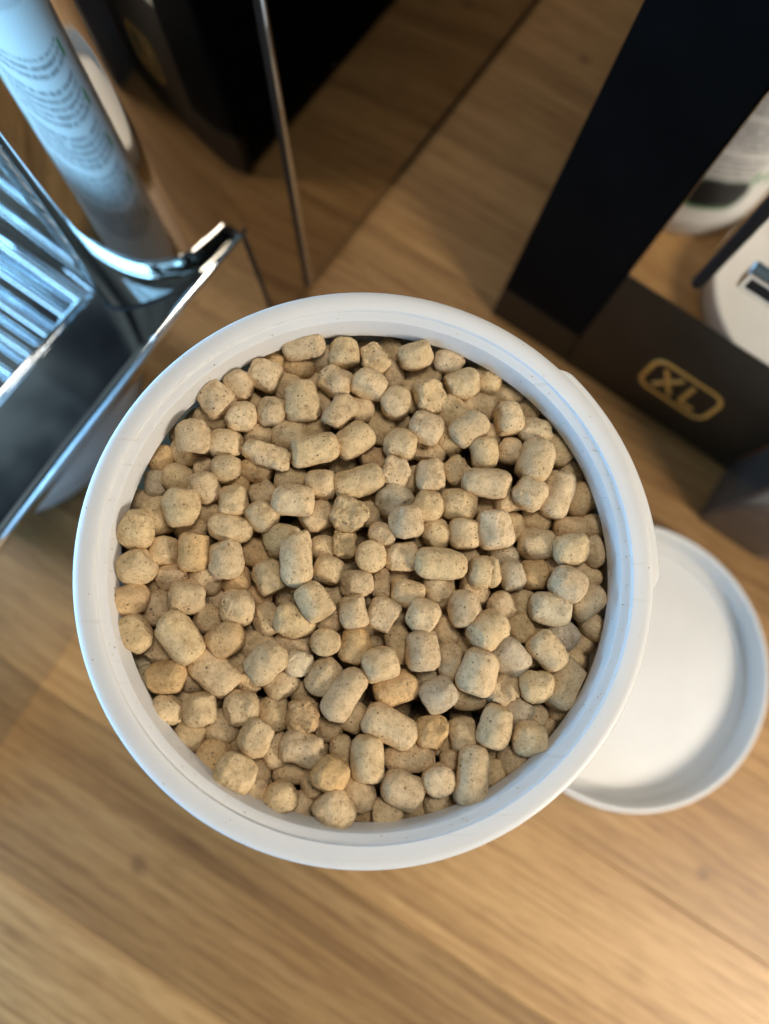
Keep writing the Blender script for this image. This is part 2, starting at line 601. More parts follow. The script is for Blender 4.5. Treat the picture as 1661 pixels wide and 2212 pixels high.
# dark badge with a green edge printed low on the sleeve, as a thin sticker
def sticker(name, tc_, zc, w_, h_, rad, off, mt):
    bm = bmesh.new()
    pts = []
    for cx_, cy_, s in ((w_ / 2 - rad, h_ / 2 - rad, 0), (-w_ / 2 + rad, h_ / 2 - rad, 90), (-w_ / 2 + rad, -h_ / 2 + rad, 180), (w_ / 2 - rad, -h_ / 2 + rad, 270)):
        for k in range(7):
            t = radians(s + 90 * k / 6)
            pts.append((cx_ + rad * cos(t), cy_ + rad * sin(t)))
    # slice in columns so that it follows the round wall
    nx = 24
    rows = []
    for i in range(nx + 1):
        x = -w_ / 2 + w_ * i / nx
        ex = max(0.0, abs(x) - (w_ / 2 - rad))
        hh = h_ / 2 - (rad - sqrt(max(0.0, rad * rad - ex * ex)))
        r0 = lr(zc) + off
        t = tc_ + x / r0
        rows.append([bm.verts.new((r0 * MM * cos(t), r0 * MM * sin(t), (zc + s * max(hh, 0.05)) * MM)) for s in (-1, 1)])
    for A, B in zip(rows, rows[1:]):
        bm.faces.new([A[0], B[0], B[1], A[1]])
    return link(name, bm, mt, tub, 180)
GREEN = simple_mat("green_print", (0.05, 0.26, 0.05), 0.4)
for ang in (20.0, 200.0):
    sticker("badge_edge", radians(ang), 28, 30, 17, 7, 0.10, GREEN)
    sticker("badge", radians(ang), 28.6, 29, 15.5, 7, 0.2, SEAM)

# ------------------------------------------------------------------ lid lying upside down
lid = empty("tub_lid", (0.1085, -0.0202, 0.0))
tag(lid, "white round plastic lid lying upside down on the table beside the tub", "lid")
link("plate", lathe([(0, 0.2), (52.0, 0.2), (53.0, 0.7), (53.0, 2.6), (51.6, 2.35), (50.0, 2.1), (47.5, 1.95), (44, 1.9), (0, 1.9)], 160), WHITE_LID, lid, 60)
link("rim", lathe([(53.05, 0.6), (54.4, 0.5), (55.1, 1.1), (55.45, 3.0), (55.45, 11.2), (55.2, 12.0), (54.7, 12.35), (54.1, 12.25), (53.6, 11.6), (53.3, 9.0), (52.9, 5.4), (52.3, 3.6), (51.6, 2.7), (51.7, 2.45), (53.05, 2.65)], 160, closed_prof=True), WHITE_LID, lid, 50)
link("sealing_ring", lathe([(48.8, 2.0), (49.7, 2.05), (49.6, 3.1), (49.25, 3.35), (48.9, 3.1)], 160, closed_prof=True), WHITE_LID, lid, 60)

# ------------------------------------------------------------------ chrome appliance (local x = away from its front, y = along the front)
AN = math.atan2(-0.565, 0.825)
mach = empty("chrome_appliance", (-0.0014, -0.0039, 0.0), AN)
FL = 0.3
LEAN = 0.14          # the front leans back a little
def lean(bm):
    for v in bm.verts:
        v.co.x -= LEAN * v.co.z
    return bm
tag(mach, "mirror polished chrome appliance with rounded front corner and a wire drip grille", "appliance")
def front(b):
    k = max(0.0, min(110.0, 110.0 - b))
    return -92.8
pts = [(-330, 40.5), (-150, 35.4)]
# rounded corner from the niche wall round to the front
arc = [(-92.8, 86.5)]
hd = 0.0                                   # how far the wall has turned from the front, degrees
for turn, rad in ((7, 190.0), (6, 25.0), (27, 52.0), (47, 11.0)):
    for _ in range(20):
        st = radians(turn / 20.0) * rad
        hd += turn / 40.0
        x, y = arc[-1]
        arc.append((x - st * sin(radians(hd)), y - st * cos(radians(hd))))
        hd += turn / 40.0
arc_end = arc[-1]
pts = [(-330, arc_end[1] + 5.5), (-150, arc_end[1] + 1.2)] + arc[::-1]
pts += [(-92.8, y) for y in range(90, 112, 4)]
pts += [(-92.8, 118), (-92.8, 420), (-330, 420)]
bm = lean(extrude_outline(pts, 67.9, 460))
body_up = link("housing", bm, MIRROR, mach, 35)
# lower front below the tray level, right of the tray
bm = bmesh.new()
box(bm, -330, -92.8, 80.3, 420, 8.5, 67.85, 0)
link("lower_housing", lean(bm), MIRROR, mach)
bm = bmesh.new()
box(bm, -330, -96.0, 80.4, 415, FL, 8.4, 0)
link("foot", bm, simple_mat("brown_foot", (0.05, 0.03, 0.016), 0.3, 0.5), mach)
# seam strip that runs up the front, leaning slightly
bm = bmesh.new()
rod(bm, (-92.5, 106.1, 9), (-92.5, 124.3, 290), 1.15, 16)
link("seam_strip", lean(bm), CHROME, mach, 180)
bm = bmesh.new()
rod(bm, (-92.7, 104.2, 9), (-92.7, 122.4, 290), 0.85, 12)
link("seam_groove", lean(bm), SEAM, mach, 180)
# gap between tray and housing
bm = bmesh.new()
box(bm, -150, -87.6, 77.9, 80.3, FL, 30, 0)
for v in bm.verts:
    if v.co.z > 0.02:
        v.co.z = 0.0722
        if v.co.x > -0.12:
            v.co.x = -0.0990
link("tray_gap", bm, SEAM, mach)
# tray: front wall bowed a little, flat top plate with an opening for the grille, raised lip
def tf(b):
    return -98.8 + 5.5 * ((78 - b) / 170.0) ** 2
tp = [(-330, -150)]
ys = [-150 + 228 * i / 40 for i in range(41)]
tp += [(tf(y), y) for y in ys]
tp += [(-330, 77.9)]
bm = bmesh.new()
# front wall with lip, swept along the bow (profile in x offset, z)
prof = [(-60, FL), (11.6, FL), (0.6, 69.5), (0.25, 73.0), (0.05, 74.3), (-0.45, 74.95), (-1.0, 75.05), (-1.6, 74.7), (-2.0, 73.6), (-2.3, 70.8), (-2.8, 69.3), (-3.8, 68.5), (-6, 68.2), (-28.2, 68.0), (-29.2, 67.7), (-29.6, 66.6), (-29.6, 50), (-60, 50)]
rows = []
for y in ys:
    rows.append([bm.verts.new(((tf(y) * (1 if x > -20 else 0) + (-98.8) * (0 if x > -20 else 1) + x) * MM, y * MM, z * MM)) for x, z in prof])
for A, B in zip(rows, rows[1:]):
    for j in range(len(prof)):
        j2 = (j + 1) % len(prof)
        bm.faces.new([A[j], A[j2], B[j2], B[j]][::-1])
bm.faces.new(rows[0])
bm.faces.new(rows[-1][::-1])
link("tray_front", bm, CHROME, mach, 35)
# tray floor behind the grille edge and the strip beside it
bm = bmesh.new()
box(bm, -330, -128.9, -150, 77.8, 44, 49.9, 0)
link("tray_floor", bm, CHROME, mach)
bm = bmesh.new()
box(bm, -200, -128.6, 33.9, 77.8, 50.1, 67.6, 1.2, 3)
link("tray_side", bm, CHROME, mach, 35)
# thin black gasket line where the corner meets the tray
bm = bmesh.new()
gp = [p for p in pts if p[0] > -140 and p[1] < 85]
rws = []
for i, (x, y) in enumerate(gp):
    q0, q1 = Vector(gp[max(i - 1, 0)]), Vector(gp[min(i + 1, len(gp) - 1)])
    d = (q1 - q0).normalized()
    nx_, ny_ = d.y, -d.x
    rws.append([bm.verts.new(((x - LEAN * z_ + nx_ * o_) * MM, (y + ny_ * o_) * MM, z_ * MM)) for o_, z_ in ((-0.3, 67.5), (0.45, 67.5), (0.45, 68.75), (-0.3, 68.75))])
for A, B in zip(rws, rws[1:]):
    for j in range(4):
        bm.faces.new([A[j], A[(j + 1) % 4], B[(j + 1) % 4], B[j]])
link("gasket", bm, SEAM, mach)
# wire grille: edge bar, wires running back under the spout
grille = empty("grille")
grille.parent = mach
bm = bmesh.new()
rod(bm, (-129.3, -150, 68.3), (-129.3, 31.6, 68.3), 1.15, 16)
link("edge_bar", bm, CHROME, grille, 180)
bm = bmesh.new()
rod(bm, (-129.3, 31.6, 68.3), (-260, 33.2, 68.3), 1.15, 16)
link("side_bar", bm, CHROME, grille, 180)
bm = bmesh.new()
rod(bm, (-130, 0, 67.0), (-260, 0, 67.0), 0.95, 12)
wire = link("wire", bm, CHROME, grille, 180)
yy = 24.5
first = True
while yy > -110:
    o = wire if first else wire.copy()
    o.location = (0, yy * MM, 0)
    if not first:
        sc.collection.objects.link(o)
        o.parent = grille
    first = False
    yy -= 8.4
NICHE = simple_mat("niche_plastic", (0.006, 0.007, 0.009), 0.12, 0.4)
# back wall of the niche, and the other flank of the housing
bm = bmesh.new()
box(bm, -345, -262, -150, 36.4, 50.1, 110, 0)
link("niche_back", bm, NICHE, mach)

# ------------------------------------------------------------------ black appliance
blk = empty("black_appliance", (-0.0014, -0.0039, 0), AN)
tag(blk, "black appliance with a mirrored front panel above a dark plinth marked XL in gold", "appliance")
TIP = 0.0805                              # this front leans back as well
def tip(bm):
    for v in bm.verts:
        v.co.y += TIP * v.co.z
    return bm
bm = bmesh.new()
box(bm, -23.5, 330, 147.5, 420, 0.3, 460, 0.6, 2)
link("housing", tip(bm), BLACK, blk, 35)
bm = bmesh.new()
box(bm, -24.7, 12.5, 145.2, 150, 20.6, 460, 0.5, 3)
link("black_panel", tip(bm), BLACK, blk, 35)
bm = bmesh.new()
box(bm, -24.7, 12.5, 145.2, 150, 0.3, 20.4, 0.4, 2)
link("foot_panel", tip(bm), DARK, blk, 35)
bm = bmesh.new()
box(bm, 13.0, 96.4, 145.0, 150, 0.3, 65.6, 0.5, 3)
link("plinth", tip(bm), DARK, blk, 35)
bm = bmesh.new()
box(bm, 13.0, 330, 145.0, 150, 66.0, 460, 0.35, 3)
link("mirror_panel", tip(bm), SILVER, blk, 35)
bm = bmesh.new()
rod(bm, (32.8, 145.1, 80.5), (32.8, 145.1, 460), 2.3, 16)
link("vertical_bar", tip(bm), SEAM, blk, 180)
bm = bmesh.new()
rod(bm, (30.5, 145.0, 80.5), (30.5, 145.0, 460), 0.45, 10)
link("bar_edge", tip(bm), CHROME, blk, 180)
bm = bmesh.new()
box(bm, 41.6, 130, 142.2, 146, 90.4, 98.6, 0.8, 3)
link("chrome_plate", tip(bm), CHROME, blk, 35)
bm = bmesh.new()
box(bm, 43.6, 128, 141.75, 143, 92.6, 96.6, 0.3, 2)
link("plate_slot", tip(bm), SEAM, blk, 35)
# projecting base box with rounded corner
q = [(97.0, 300), (97.0, 122.0)]
for i in range(9):
    t = pi + pi / 2 * i / 8
    q.append((99.6 + 2.6 * cos(t), 121.4 + 2.6 * sin(t)))
for i in range(15):
    t = -pi / 2 + pi / 2 * i / 14
    q.append((124 + 16 * cos(t), 134.8 + 16 * sin(t)))
q += [(140.0, 300)]
link("base_box", extrude_outline(q, 0.4, 230), simple_mat("brown_gloss", (0.05, 0.038, 0.032), 0.16, 0.9), blk, 35)
bm = bmesh.new()
rod(bm, (96.45, 146.0, 0.6), (96.45, 146.0, 230), 0.4, 10)
link("copper_edge", bm, simple_mat("copper_edge", (0.35, 0.13, 0.06), 0.35, 0.5, 0.8), blk, 180)
# XL mark: rounded frame and two letters, raised a little
mark = empty("size_mark")
mark.parent = blk
def bar_path(bm, path, wd, y, th, closed=False):
    """flat raised stroke along a path of (x, z) in mm"""
    n = len(path)
    out = []
    for i in range(n):
        if closed:
            p, q_ = Vector(path[i - 1]), Vector(path[(i + 1) % n])
        else:
            p, q_ = Vector(path[max(i - 1, 0)]), Vector(path[min(i + 1, n - 1)])
        d = (q_ - p).normalized()
        nn = Vector((-d.y, d.x)) * wd / 2
        c = Vector(path[i])
        out.append([bm.verts.new(((c + nn * s).x * MM, yy_ * MM, (c + nn * s).y * MM)) for s, yy_ in ((-1, y), (-0.8, y - th), (0.8, y - th), (1, y))])
    rng_ = range(n) if closed else range(n - 1)
    for i in rng_:
        A, B = out[i], out[(i + 1) % n]
        for j in range(3):
            bm.faces.new([A[j], B[j], B[j + 1], A[j + 1]])
    if not closed:
        bm.faces.new(out[0])
        bm.faces.new(out[-1][::-1])
fr = []
x0, x1, z0, z1, rd = 42.0, 72.2, 18.4, 37.8, 5.2
for cx_, cz_, s in ((x1 - rd, z1 - rd, 0), (x0 + rd, z1 - rd, 90), (x0 + rd, z0 + rd, 180), (x1 - rd, z0 + rd, 270)):
    for k in range(8):
        t = radians(s + 90 * k / 7)
        fr.append((cx_ + rd * cos(t), cz_ + rd * sin(t)))
bm = bmesh.new()
bar_path(bm, fr, 1.9, 145.02, 0.25, True)
link("frame", tip(bm), GOLD, mark)
bm = bmesh.new()
bar_path(bm, [(47.4, 22.0), (55.4, 34.2)], 2.1, 145.02, 0.25)
bar_path(bm, [(47.3, 34.3), (55.5, 21.9)], 2.1, 145.01, 0.28)
link("letter_x", tip(bm), GOLD, mark)
bm = bmesh.new()
bar_path(bm, [(60.2, 34.4), (60.2, 23.2), (60.5, 22.5), (61.2, 22.2), (66.4, 22.2)], 2.1, 145.02, 0.25)
link("letter_l", tip(bm), GOLD, mark)

# ------------------------------------------------------------------ pellets
# x, y, z, length, width (mm), heading, tilt (deg), kind+tone, depth in the heap
PEL = [
(-31.5,33.4,148.5,7.0,6.5,-60,-6,"rn",0),
(-33.0,30.3,144.3,6.8,4.9,-20,-9,"rn",1),
(-35.7,25.1,149.0,6.9,6.8,-90,-2,"rn",0),
(-38.2,23.1,144.2,5.9,5.3,-60,3,"rn",1),
(-42.8,21.6,144.5,5.3,4.7,60,8,"ro",1),
(-29.5,24.4,147.3,6.8,5.5,0,1,"rn",0),
(-39.1,27.8,141.6,5.3,4.7,0,-4,"rn",2),
(-34.4,23.3,140.2,5.2,4.7,0,-5,"rn",2),
(-36.4,31.3,140.3,5.2,4.7,-30,5,"rg",2),
(-27.1,36.8,147.8,6.1,5.5,-60,11,"rn",0),
(-21.9,39.4,147.5,6.9,6.3,-20,2,"rn",0),
(-13.9,45.5,148.5,8.7,4.7,8,-9,"kn",0),
(-15.0,42.7,144.7,6.3,5.0,0,-7,"ro",1),
(-20.2,43.5,144.2,5.2,4.7,0,11,"ro",1),
(-9.9,44.8,144.1,5.2,5.5,0,1,"rn",1),
(-5.5,44.6,147.6,6.2,6.1,-88,-12,"cn",0),
(-7.3,38.2,147.8,7.1,6.3,-30,-1,"an",0),
(-11.4,39.9,142.2,5.2,4.7,0,-8,"rn",1.5),
(-17.1,38.1,143.9,5.6,5.4,0,-4,"rn",1),
(-14.2,33.7,147.8,8.4,7.2,-80,-3,"an",0),
(-22.2,36.9,140.3,6.0,4.7,0,-5,"rn",2),
(-20.4,31.4,147.5,5.8,5.8,0,4,"an",0),
(-26.3,30.0,148.3,6.1,6.0,0,0,"rn",0),
(-25.5,34.8,143.3,5.2,4.7,-30,-4,"rn",1.5),
(-9.2,34.5,144.1,5.6,4.9,-60,3,"rn",1),
(-6.3,31.2,148.4,7.9,5.6,50,6,"an",0),
(-1.7,33.3,145.1,5.3,5.1,0,-12,"rn",1),
(-16.3,26.7,145.6,7.8,6.1,-5,-2,"cn",0.3),
(-11.0,29.1,143.8,5.2,4.7,0,-7,"rn",1),
(-23.1,27.2,144.5,6.3,5.3,0,-1,"rn",0.7),
(-21.2,22.0,148.4,10.2,4.6,-20,-9,"bn",-0.3),
(-11.5,23.0,149.1,10.2,5.9,14,0,"cn",0),
(-3.2,25.6,147.4,8.3,6.1,35,0,"cn",0),
(-3.1,43.1,141.3,5.2,4.7,0,-2,"rn",2),
(-1.5,47.9,141.3,5.2,4.7,0,-7,"rn",2),
(-0.1,37.4,148.4,7.2,6.3,-20,-3,"rn",0),
(0.9,43.6,147.5,6.4,5.7,-70,-8,"bn",0),
(4.7,46.3,144.4,5.7,5.4,-60,-9,"bn",1),
(4.9,41.0,144.4,5.5,4.8,-70,2,"an",1),
(9.6,44.3,148.7,7.1,5.6,20,-8,"rn",0),
(13.9,45.9,141.3,5.2,4.7,0,8,"rn",2),
(16.9,43.4,147.4,6.4,5.0,-15,5,"rn",0),
(12.0,41.6,144.2,7.0,5.7,-20,-14,"bn",1),
(8.3,41.7,140.2,5.2,4.7,0,2,"rn",2),
(19.3,38.4,147.8,7.9,5.7,10,-8,"an",0),
(25.3,40.1,145.5,6.1,5.7,-20,0,"rn",1),
(12.4,35.4,148.4,7.3,5.7,-75,0,"bn",0),
(5.5,33.9,147.8,6.2,6.2,0,-14,"en",0),
(9.0,36.3,144.2,7.0,5.0,-75,-2,"rn",1),
(17.5,32.5,146.1,7.0,6.4,-45,-2,"cn",0),
(23.8,35.0,144.1,8.0,5.7,-10,7,"rn",1),
(20.7,28.3,149.2,7.9,5.8,36,-8,"cn",-0.3),
(11.8,28.5,148.2,7.1,6.3,-20,5,"rn",0),
(6.5,25.1,147.3,6.9,6.1,-10,-8,"rn",0),
(2.5,29.4,144.8,7.2,4.8,-100,-2,"bn",1),
(6.5,31.5,142.1,5.2,4.7,0,-6,"rn",1.6),
(17.3,26.6,144.5,5.6,5.4,-30,10,"rn",1),
(12.4,24.3,144.6,6.2,4.7,-20,4,"bn",1),
(23.9,23.5,147.4,6.8,5.8,-80,17,"cn",0),
(26.5,28.4,144.3,5.2,4.7,0,4,"rn",1.3),
(0.8,22.6,144.4,5.2,4.7,0,6,"bo",1),
(1.0,33.9,141.9,5.2,4.7,-80,6,"rn",1),
(14.9,24.7,140.5,5.2,4.7,0,-4,"rn",2),
(29.1,30.9,148.3,7.0,6.0,-80,0,"rn",0),
(30.1,37.1,144.0,6.4,5.0,-20,9,"rn",1),
(34.3,33.5,144.4,5.2,4.7,-20,-3,"rn",1),
(35.1,28.6,147.3,7.0,5.4,-10,1,"an",0),
(29.6,24.4,146.1,5.5,5.4,0,0,"rn",0.3),
(34.8,21.8,147.9,9.1,7.0,70,4,"cn",0),
(40.5,24.9,145.0,6.7,5.5,-70,-3,"rn",1),
(27.0,29.9,140.3,5.2,4.7,0,-1,"rn",1.8),
(26.9,39.7,140.6,5.2,4.7,0,2,"rn",2),
(-43.3,16.6,143.3,5.5,5.2,-85,1,"cg",1),
(-38.7,17.1,146.1,6.4,5.5,-20,-6,"rn",0.3),
(-33.3,14.9,147.6,6.7,5.9,-60,6,"an",0),
(-34.1,20.1,143.3,5.2,4.7,0,-9,"rn",1.3),
(-29.1,19.1,147.7,5.6,5.5,0,-8,"rn",0),
(-46.2,12.7,142.5,5.4,4.7,-20,-9,"rn",1),
(-42.5,9.5,145.4,7.6,6.1,-80,7,"rn",0.6),
(-37.3,10.5,149.7,7.5,6.8,-80,-3,"rn",-0.2),
(-45.5,6.1,149.8,7.5,6.6,-80,-7,"rn",0),
(-32.5,10.5,144.5,5.2,4.7,0,-8,"rn",1),
(-36.6,7.3,144.1,6.6,4.7,-10,3,"rn",1),
(-27.6,12.4,147.5,6.4,6.2,-80,-7,"rn",0),
(-27.5,16.9,143.5,5.2,4.7,0,-9,"ro",1.2),
(-27.6,6.8,148.0,8.6,5.2,-10,4,"an",0),
(-40.8,2.1,146.5,5.7,5.5,-85,-8,"cn",0.2),
(-34.6,2.0,148.2,7.5,6.1,-88,-2,"co",0),
(-28.2,0.6,148.5,7.6,6.3,-85,0,"rn",0),
(-45.3,-1.2,148.9,7.1,6.8,30,-3,"rn",0),
(-47.8,4.0,141.3,5.2,4.7,0,0,"rn",2),
(-39.1,-2.5,145.3,6.0,4.7,10,9,"rn",1),
(-32.3,-2.7,144.6,6.5,5.9,-20,-4,"rn",1),
(-43.3,-3.1,142.7,5.2,4.7,-80,-9,"rn",1.2),
(-26.6,-3.1,144.1,5.6,5.1,-80,-13,"ro",0.8),
(-31.0,17.1,140.2,5.2,4.7,0,-1,"rn",2.2),
(-23.0,19.4,145.1,6.4,4.7,-10,-2,"ro",1),
(-16.2,17.5,145.0,6.1,5.0,-5,2,"cn",0.8),
(-10.0,16.2,147.5,6.0,5.8,0,-3,"an",0),
(-2.2,16.9,147.5,10.4,5.9,18,-3,"cn",0),
(-21.7,14.9,144.2,5.6,4.7,20,-5,"rn",1),
(-15.4,12.2,149.4,8.4,6.1,-5,-4,"rn",-0.1),
(-21.5,9.4,147.6,6.2,5.8,-45,1,"an",0.2),
(-10.8,10.1,145.0,7.0,6.3,30,-3,"rn",0.6),
(-4.0,9.8,148.6,7.5,6.7,-20,1,"bn",0),
(-0.3,10.8,144.4,5.2,4.7,-80,13,"rn",1),
(-17.7,5.0,144.9,7.5,6.6,-20,3,"ap",0.8),
(-14.3,0.8,149.9,11.3,5.9,-88,-11,"cn",-0.5),
(-9.6,3.3,144.7,5.2,4.9,-20,12,"an",0.8),
(-5.1,4.1,146.7,5.3,5.3,0,2,"bn",0.3),
(-22.7,2.5,142.4,6.1,5.7,-20,-7,"co",1),
(-8.1,-1.3,146.8,6.2,5.6,-20,6,"rn",0.3),
(-19.7,-2.9,146.9,6.9,6.1,-60,0,"rn",0.2),
(-9.3,7.8,140.4,5.4,4.7,0,-4,"rn",2),
(-3.7,0.5,141.3,5.2,4.7,0,-4,"rn",2),
(-2.4,-4.0,147.5,6.5,5.8,0,-7,"rn",0),
(-5.4,21.8,141.3,5.2,4.7,0,0,"rn",2),
(-7.9,13.3,141.3,5.2,4.7,0,7,"rn",2),
(-0.6,14.3,141.4,5.2,4.7,0,-2,"ro",1.7),
(0.2,1.3,147.5,5.9,5.9,0,3,"en",0),
(5.4,18.9,147.9,5.9,5.7,-20,13,"bn",0),
(12.6,18.3,147.7,6.5,5.7,-88,-9,"dn",0),
(18.2,19.8,146.0,5.5,5.3,30,2,"dn",0.3),
(5.3,13.1,145.9,7.0,6.7,-45,-2,"dg",0.2),
(11.9,11.8,147.4,6.3,6.3,0,-7,"an",0),
(18.5,12.4,147.1,7.3,6.4,-10,-7,"rn",0),
(24.1,16.8,148.5,9.9,5.9,-5,0,"cn",0),
(7.4,8.1,149.3,6.6,6.3,-80,3,"rn",-0.2),
(2.7,5.9,147.3,5.6,4.5,-20,-4,"rn",0),
(13.7,6.3,146.0,6.2,5.9,-80,0,"an",0.4),
(19.5,6.3,147.5,6.3,6.0,-88,5,"cn",0),
(25.6,7.2,148.2,7.9,6.8,-80,2,"cn",0),
(6.7,1.6,146.9,6.7,5.9,0,6,"an",0),
(14.3,-0.1,149.0,10.2,5.9,-5,3,"cn",-0.3),
(20.6,0.5,144.1,6.4,4.7,-100,3,"rn",1),
(2.9,-3.8,145.4,5.9,4.0,-90,13,"bn",0.4),
(23.2,-1.6,148.4,6.2,6.1,0,4,"kn",0),
(9.4,18.2,143.8,5.6,4.7,-88,1,"rn",1.6),
(9.5,15.7,139.9,5.2,4.7,0,5,"rn",2),
(16.7,16.6,141.3,5.2,4.7,0,-6,"rn",2),
(25.0,13.0,142.1,5.2,4.7,0,-2,"rn",1.3),
(2.9,10.6,141.0,5.2,4.7,0,6,"rn",2),
(17.3,9.8,141.3,5.2,4.7,0,4,"rn",2),
(10.7,6.6,141.9,5.2,4.7,-88,11,"rn",1.8),
(23.5,4.0,141.5,5.2,4.7,0,0,"rn",1.8),
(5.8,-1.6,142.6,5.2,4.7,-60,-10,"rn",1.8),
(9.9,-2.0,140.3,5.2,4.7,0,14,"rn",2),
(32.9,14.7,149.0,6.9,6.4,60,8,"rn",0),
(39.1,14.7,147.7,10.0,5.9,-112,-7,"cn",0),
(29.1,13.5,144.8,5.5,5.1,0,10,"rn",1),
(44.5,14.2,144.7,7.2,6.2,40,0,"ro",0.9),
(43.3,20.2,143.2,5.5,5.0,-80,-13,"rn",1.2),
(30.1,8.2,145.2,5.9,4.8,-80,-3,"rn",0.3),
(35.1,9.6,144.4,6.0,4.7,-20,-4,"rn",1),
(41.8,8.0,146.0,6.8,4.5,0,11,"co",0.5),
(47.2,8.3,144.3,5.2,4.7,-80,-6,"rn",1),
(34.6,4.4,146.7,7.6,6.2,0,-2,"rn",0),
(40.9,3.1,149.3,7.3,5.8,10,-2,"rn",-0.1),
(46.5,3.1,146.4,6.7,4.8,-80,-3,"rn",0.4),
(27.8,2.2,144.3,6.4,4.8,-10,-6,"rg",1),
(29.1,-2.3,147.2,6.1,5.0,-80,2,"rg",0.2),
(34.2,-1.8,145.7,6.0,5.9,0,8,"ro",0.5),
(39.8,-4.1,149.6,7.1,6.3,-30,4,"rn",0),
(39.1,0.2,144.4,5.2,4.7,0,-6,"rn",1),
(45.1,-2.0,144.6,6.4,4.8,-30,-8,"rn",1),
(32.6,2.0,141.3,5.2,4.7,0,1,"rn",2),
(46.6,11.3,140.7,5.2,4.7,0,-5,"rn",2),
(47.9,-1.3,140.7,5.2,4.7,-90,-4,"ro",2),
(-46.1,-7.5,148.3,6.8,5.9,20,-12,"ro",0.2),
(-41.7,-8.9,144.5,6.5,6.4,-60,14,"rn",0.4),
(-35.5,-7.0,147.5,6.8,6.3,0,6,"an",0),
(-44.9,-14.1,148.3,7.1,6.2,-60,-7,"rn",0),
(-36.2,-14.7,149.6,10.2,6.4,-52,6,"cn",-0.2),
(-41.0,-17.1,144.8,5.9,5.1,-20,9,"bn",0.6),
(-38.4,-22.1,147.5,7.4,5.9,5,-17,"co",0),
(-29.8,-21.3,147.0,10.2,6.4,-38,-4,"cn",0),
(-31.6,-11.2,145.6,5.9,5.2,-45,-3,"rn",0.5),
(-25.8,-8.8,147.4,6.6,6.5,0,5,"an",0),
(-27.7,-14.9,148.1,7.2,6.3,35,-1,"ro",0),
(-42.4,-22.5,143.0,5.2,4.7,-80,-2,"rp",1.8),
(-44.3,-18.3,141.1,5.2,4.7,-60,0,"rp",2),
(-34.2,-22.7,143.2,5.2,4.7,0,13,"rn",1.3),
(-30.8,-7.1,141.8,5.2,4.7,-90,15,"rn",1.5),
(-26.4,-19.0,142.9,5.2,4.7,0,-4,"rn",1.3),
(-31.0,-25.9,141.6,5.2,4.7,0,-6,"ro",1.8),
(-46.9,-9.8,142.7,5.2,4.7,0,19,"rn",1.5),
(-41.1,-24.7,139.2,5.2,4.7,0,-7,"rp",2.2),
(-37.0,-26.2,141.5,5.2,4.7,0,-4,"rn",2),
(-42.9,-12.3,140.4,5.2,4.7,0,0,"rn",2.2),
(-20.2,-11.0,144.9,6.6,5.4,-60,3,"an",0.7),
(-14.6,-11.5,147.7,8.2,6.1,-15,7,"rn",0),
(-10.7,-8.0,150.4,7.7,5.6,-57,3,"cn",-0.2),
(-3.0,-9.8,148.1,6.3,6.0,-80,-6,"an",0),
(-6.6,-6.9,144.4,5.2,4.7,0,4,"bn",1),
(-22.2,-6.6,142.7,5.2,4.7,0,2,"ro",1),
(-16.3,-6.4,141.3,5.2,4.7,0,13,"rn",2),
(-21.8,-16.3,144.1,6.6,5.5,-10,0,"rn",0.8),
(-19.8,-19.4,149.1,8.3,6.6,48,-9,"rn",-0.1),
(-14.4,-15.8,144.4,7.7,4.7,-5,-7,"cn",1),
(-13.5,-19.6,147.7,5.4,5.1,0,10,"bp",0.2),
(-8.5,-15.6,147.6,5.7,5.6,0,-4,"en",0),
(-8.7,-22.1,146.8,7.4,5.7,58,-15,"an",0.2),
(-2.6,-16.3,146.8,7.1,5.8,70,-4,"ro",0.2),
(-4.6,-25.5,148.5,10.7,5.8,56,0,"cn",-0.3),
(-17.0,-23.3,145.4,6.5,6.0,30,8,"rn",0.5),
(-23.1,-22.4,144.5,5.5,5.3,-30,-7,"bn",1),
(-7.9,-11.5,144.6,5.2,4.7,20,5,"rn",1),
(-12.9,-25.3,142.8,5.2,4.7,-60,6,"rn",1),
(-0.4,-12.0,143.3,5.2,4.7,0,-5,"rn",1.6),
(-24.9,-13.2,141.1,5.2,4.7,0,-1,"rn",2),
(-5.0,-12.8,141.0,5.2,4.7,0,12,"rn",2),
(7.6,-5.8,146.7,6.5,5.7,-15,12,"cn",0.2),
(14.4,-5.4,146.0,6.7,5.6,-80,6,"dn",0.2),
(21.6,-5.2,144.6,6.0,5.4,-30,2,"rn",0.9),
(2.9,-10.0,147.2,6.4,6.4,-20,8,"rn",0.1),
(10.7,-10.3,148.8,6.3,6.1,-20,-1,"rn",0),
(18.9,-8.9,148.4,7.1,6.0,-80,-1,"rn",0),
(6.0,-15.8,145.1,8.3,4.9,-78,-6,"rn",0.6),
(10.6,-17.2,148.2,7.9,6.1,-85,0,"cn",-0.1),
(15.7,-13.1,143.8,5.8,5.5,-70,-1,"an",1),
(16.5,-19.2,146.0,8.0,5.5,-85,19,"rn",0.3),
(21.2,-21.3,149.4,8.7,6.8,-110,-1,"cn",0),
(23.6,-13.3,148.4,8.1,6.8,40,9,"rn",0),
(2.1,-20.0,148.5,6.8,6.5,20,9,"rn",0),
(5.5,-24.5,146.0,8.7,6.0,20,-1,"co",0.2),
(12.0,-22.7,143.2,5.2,4.7,-70,8,"ag",1),
(13.5,-25.7,147.1,7.3,6.0,30,-15,"rg",0.8),
(19.9,-25.9,144.9,7.1,5.4,0,1,"rn",0.8),
(2.6,-14.7,140.8,5.2,4.7,0,6,"rn",1.8),
(20.2,-15.9,142.8,5.2,4.7,0,-17,"rn",1.5),
(15.5,-9.1,140.9,5.2,4.7,0,-8,"rn",2),
(7.6,-10.2,141.3,5.2,4.7,0,7,"rn",2),
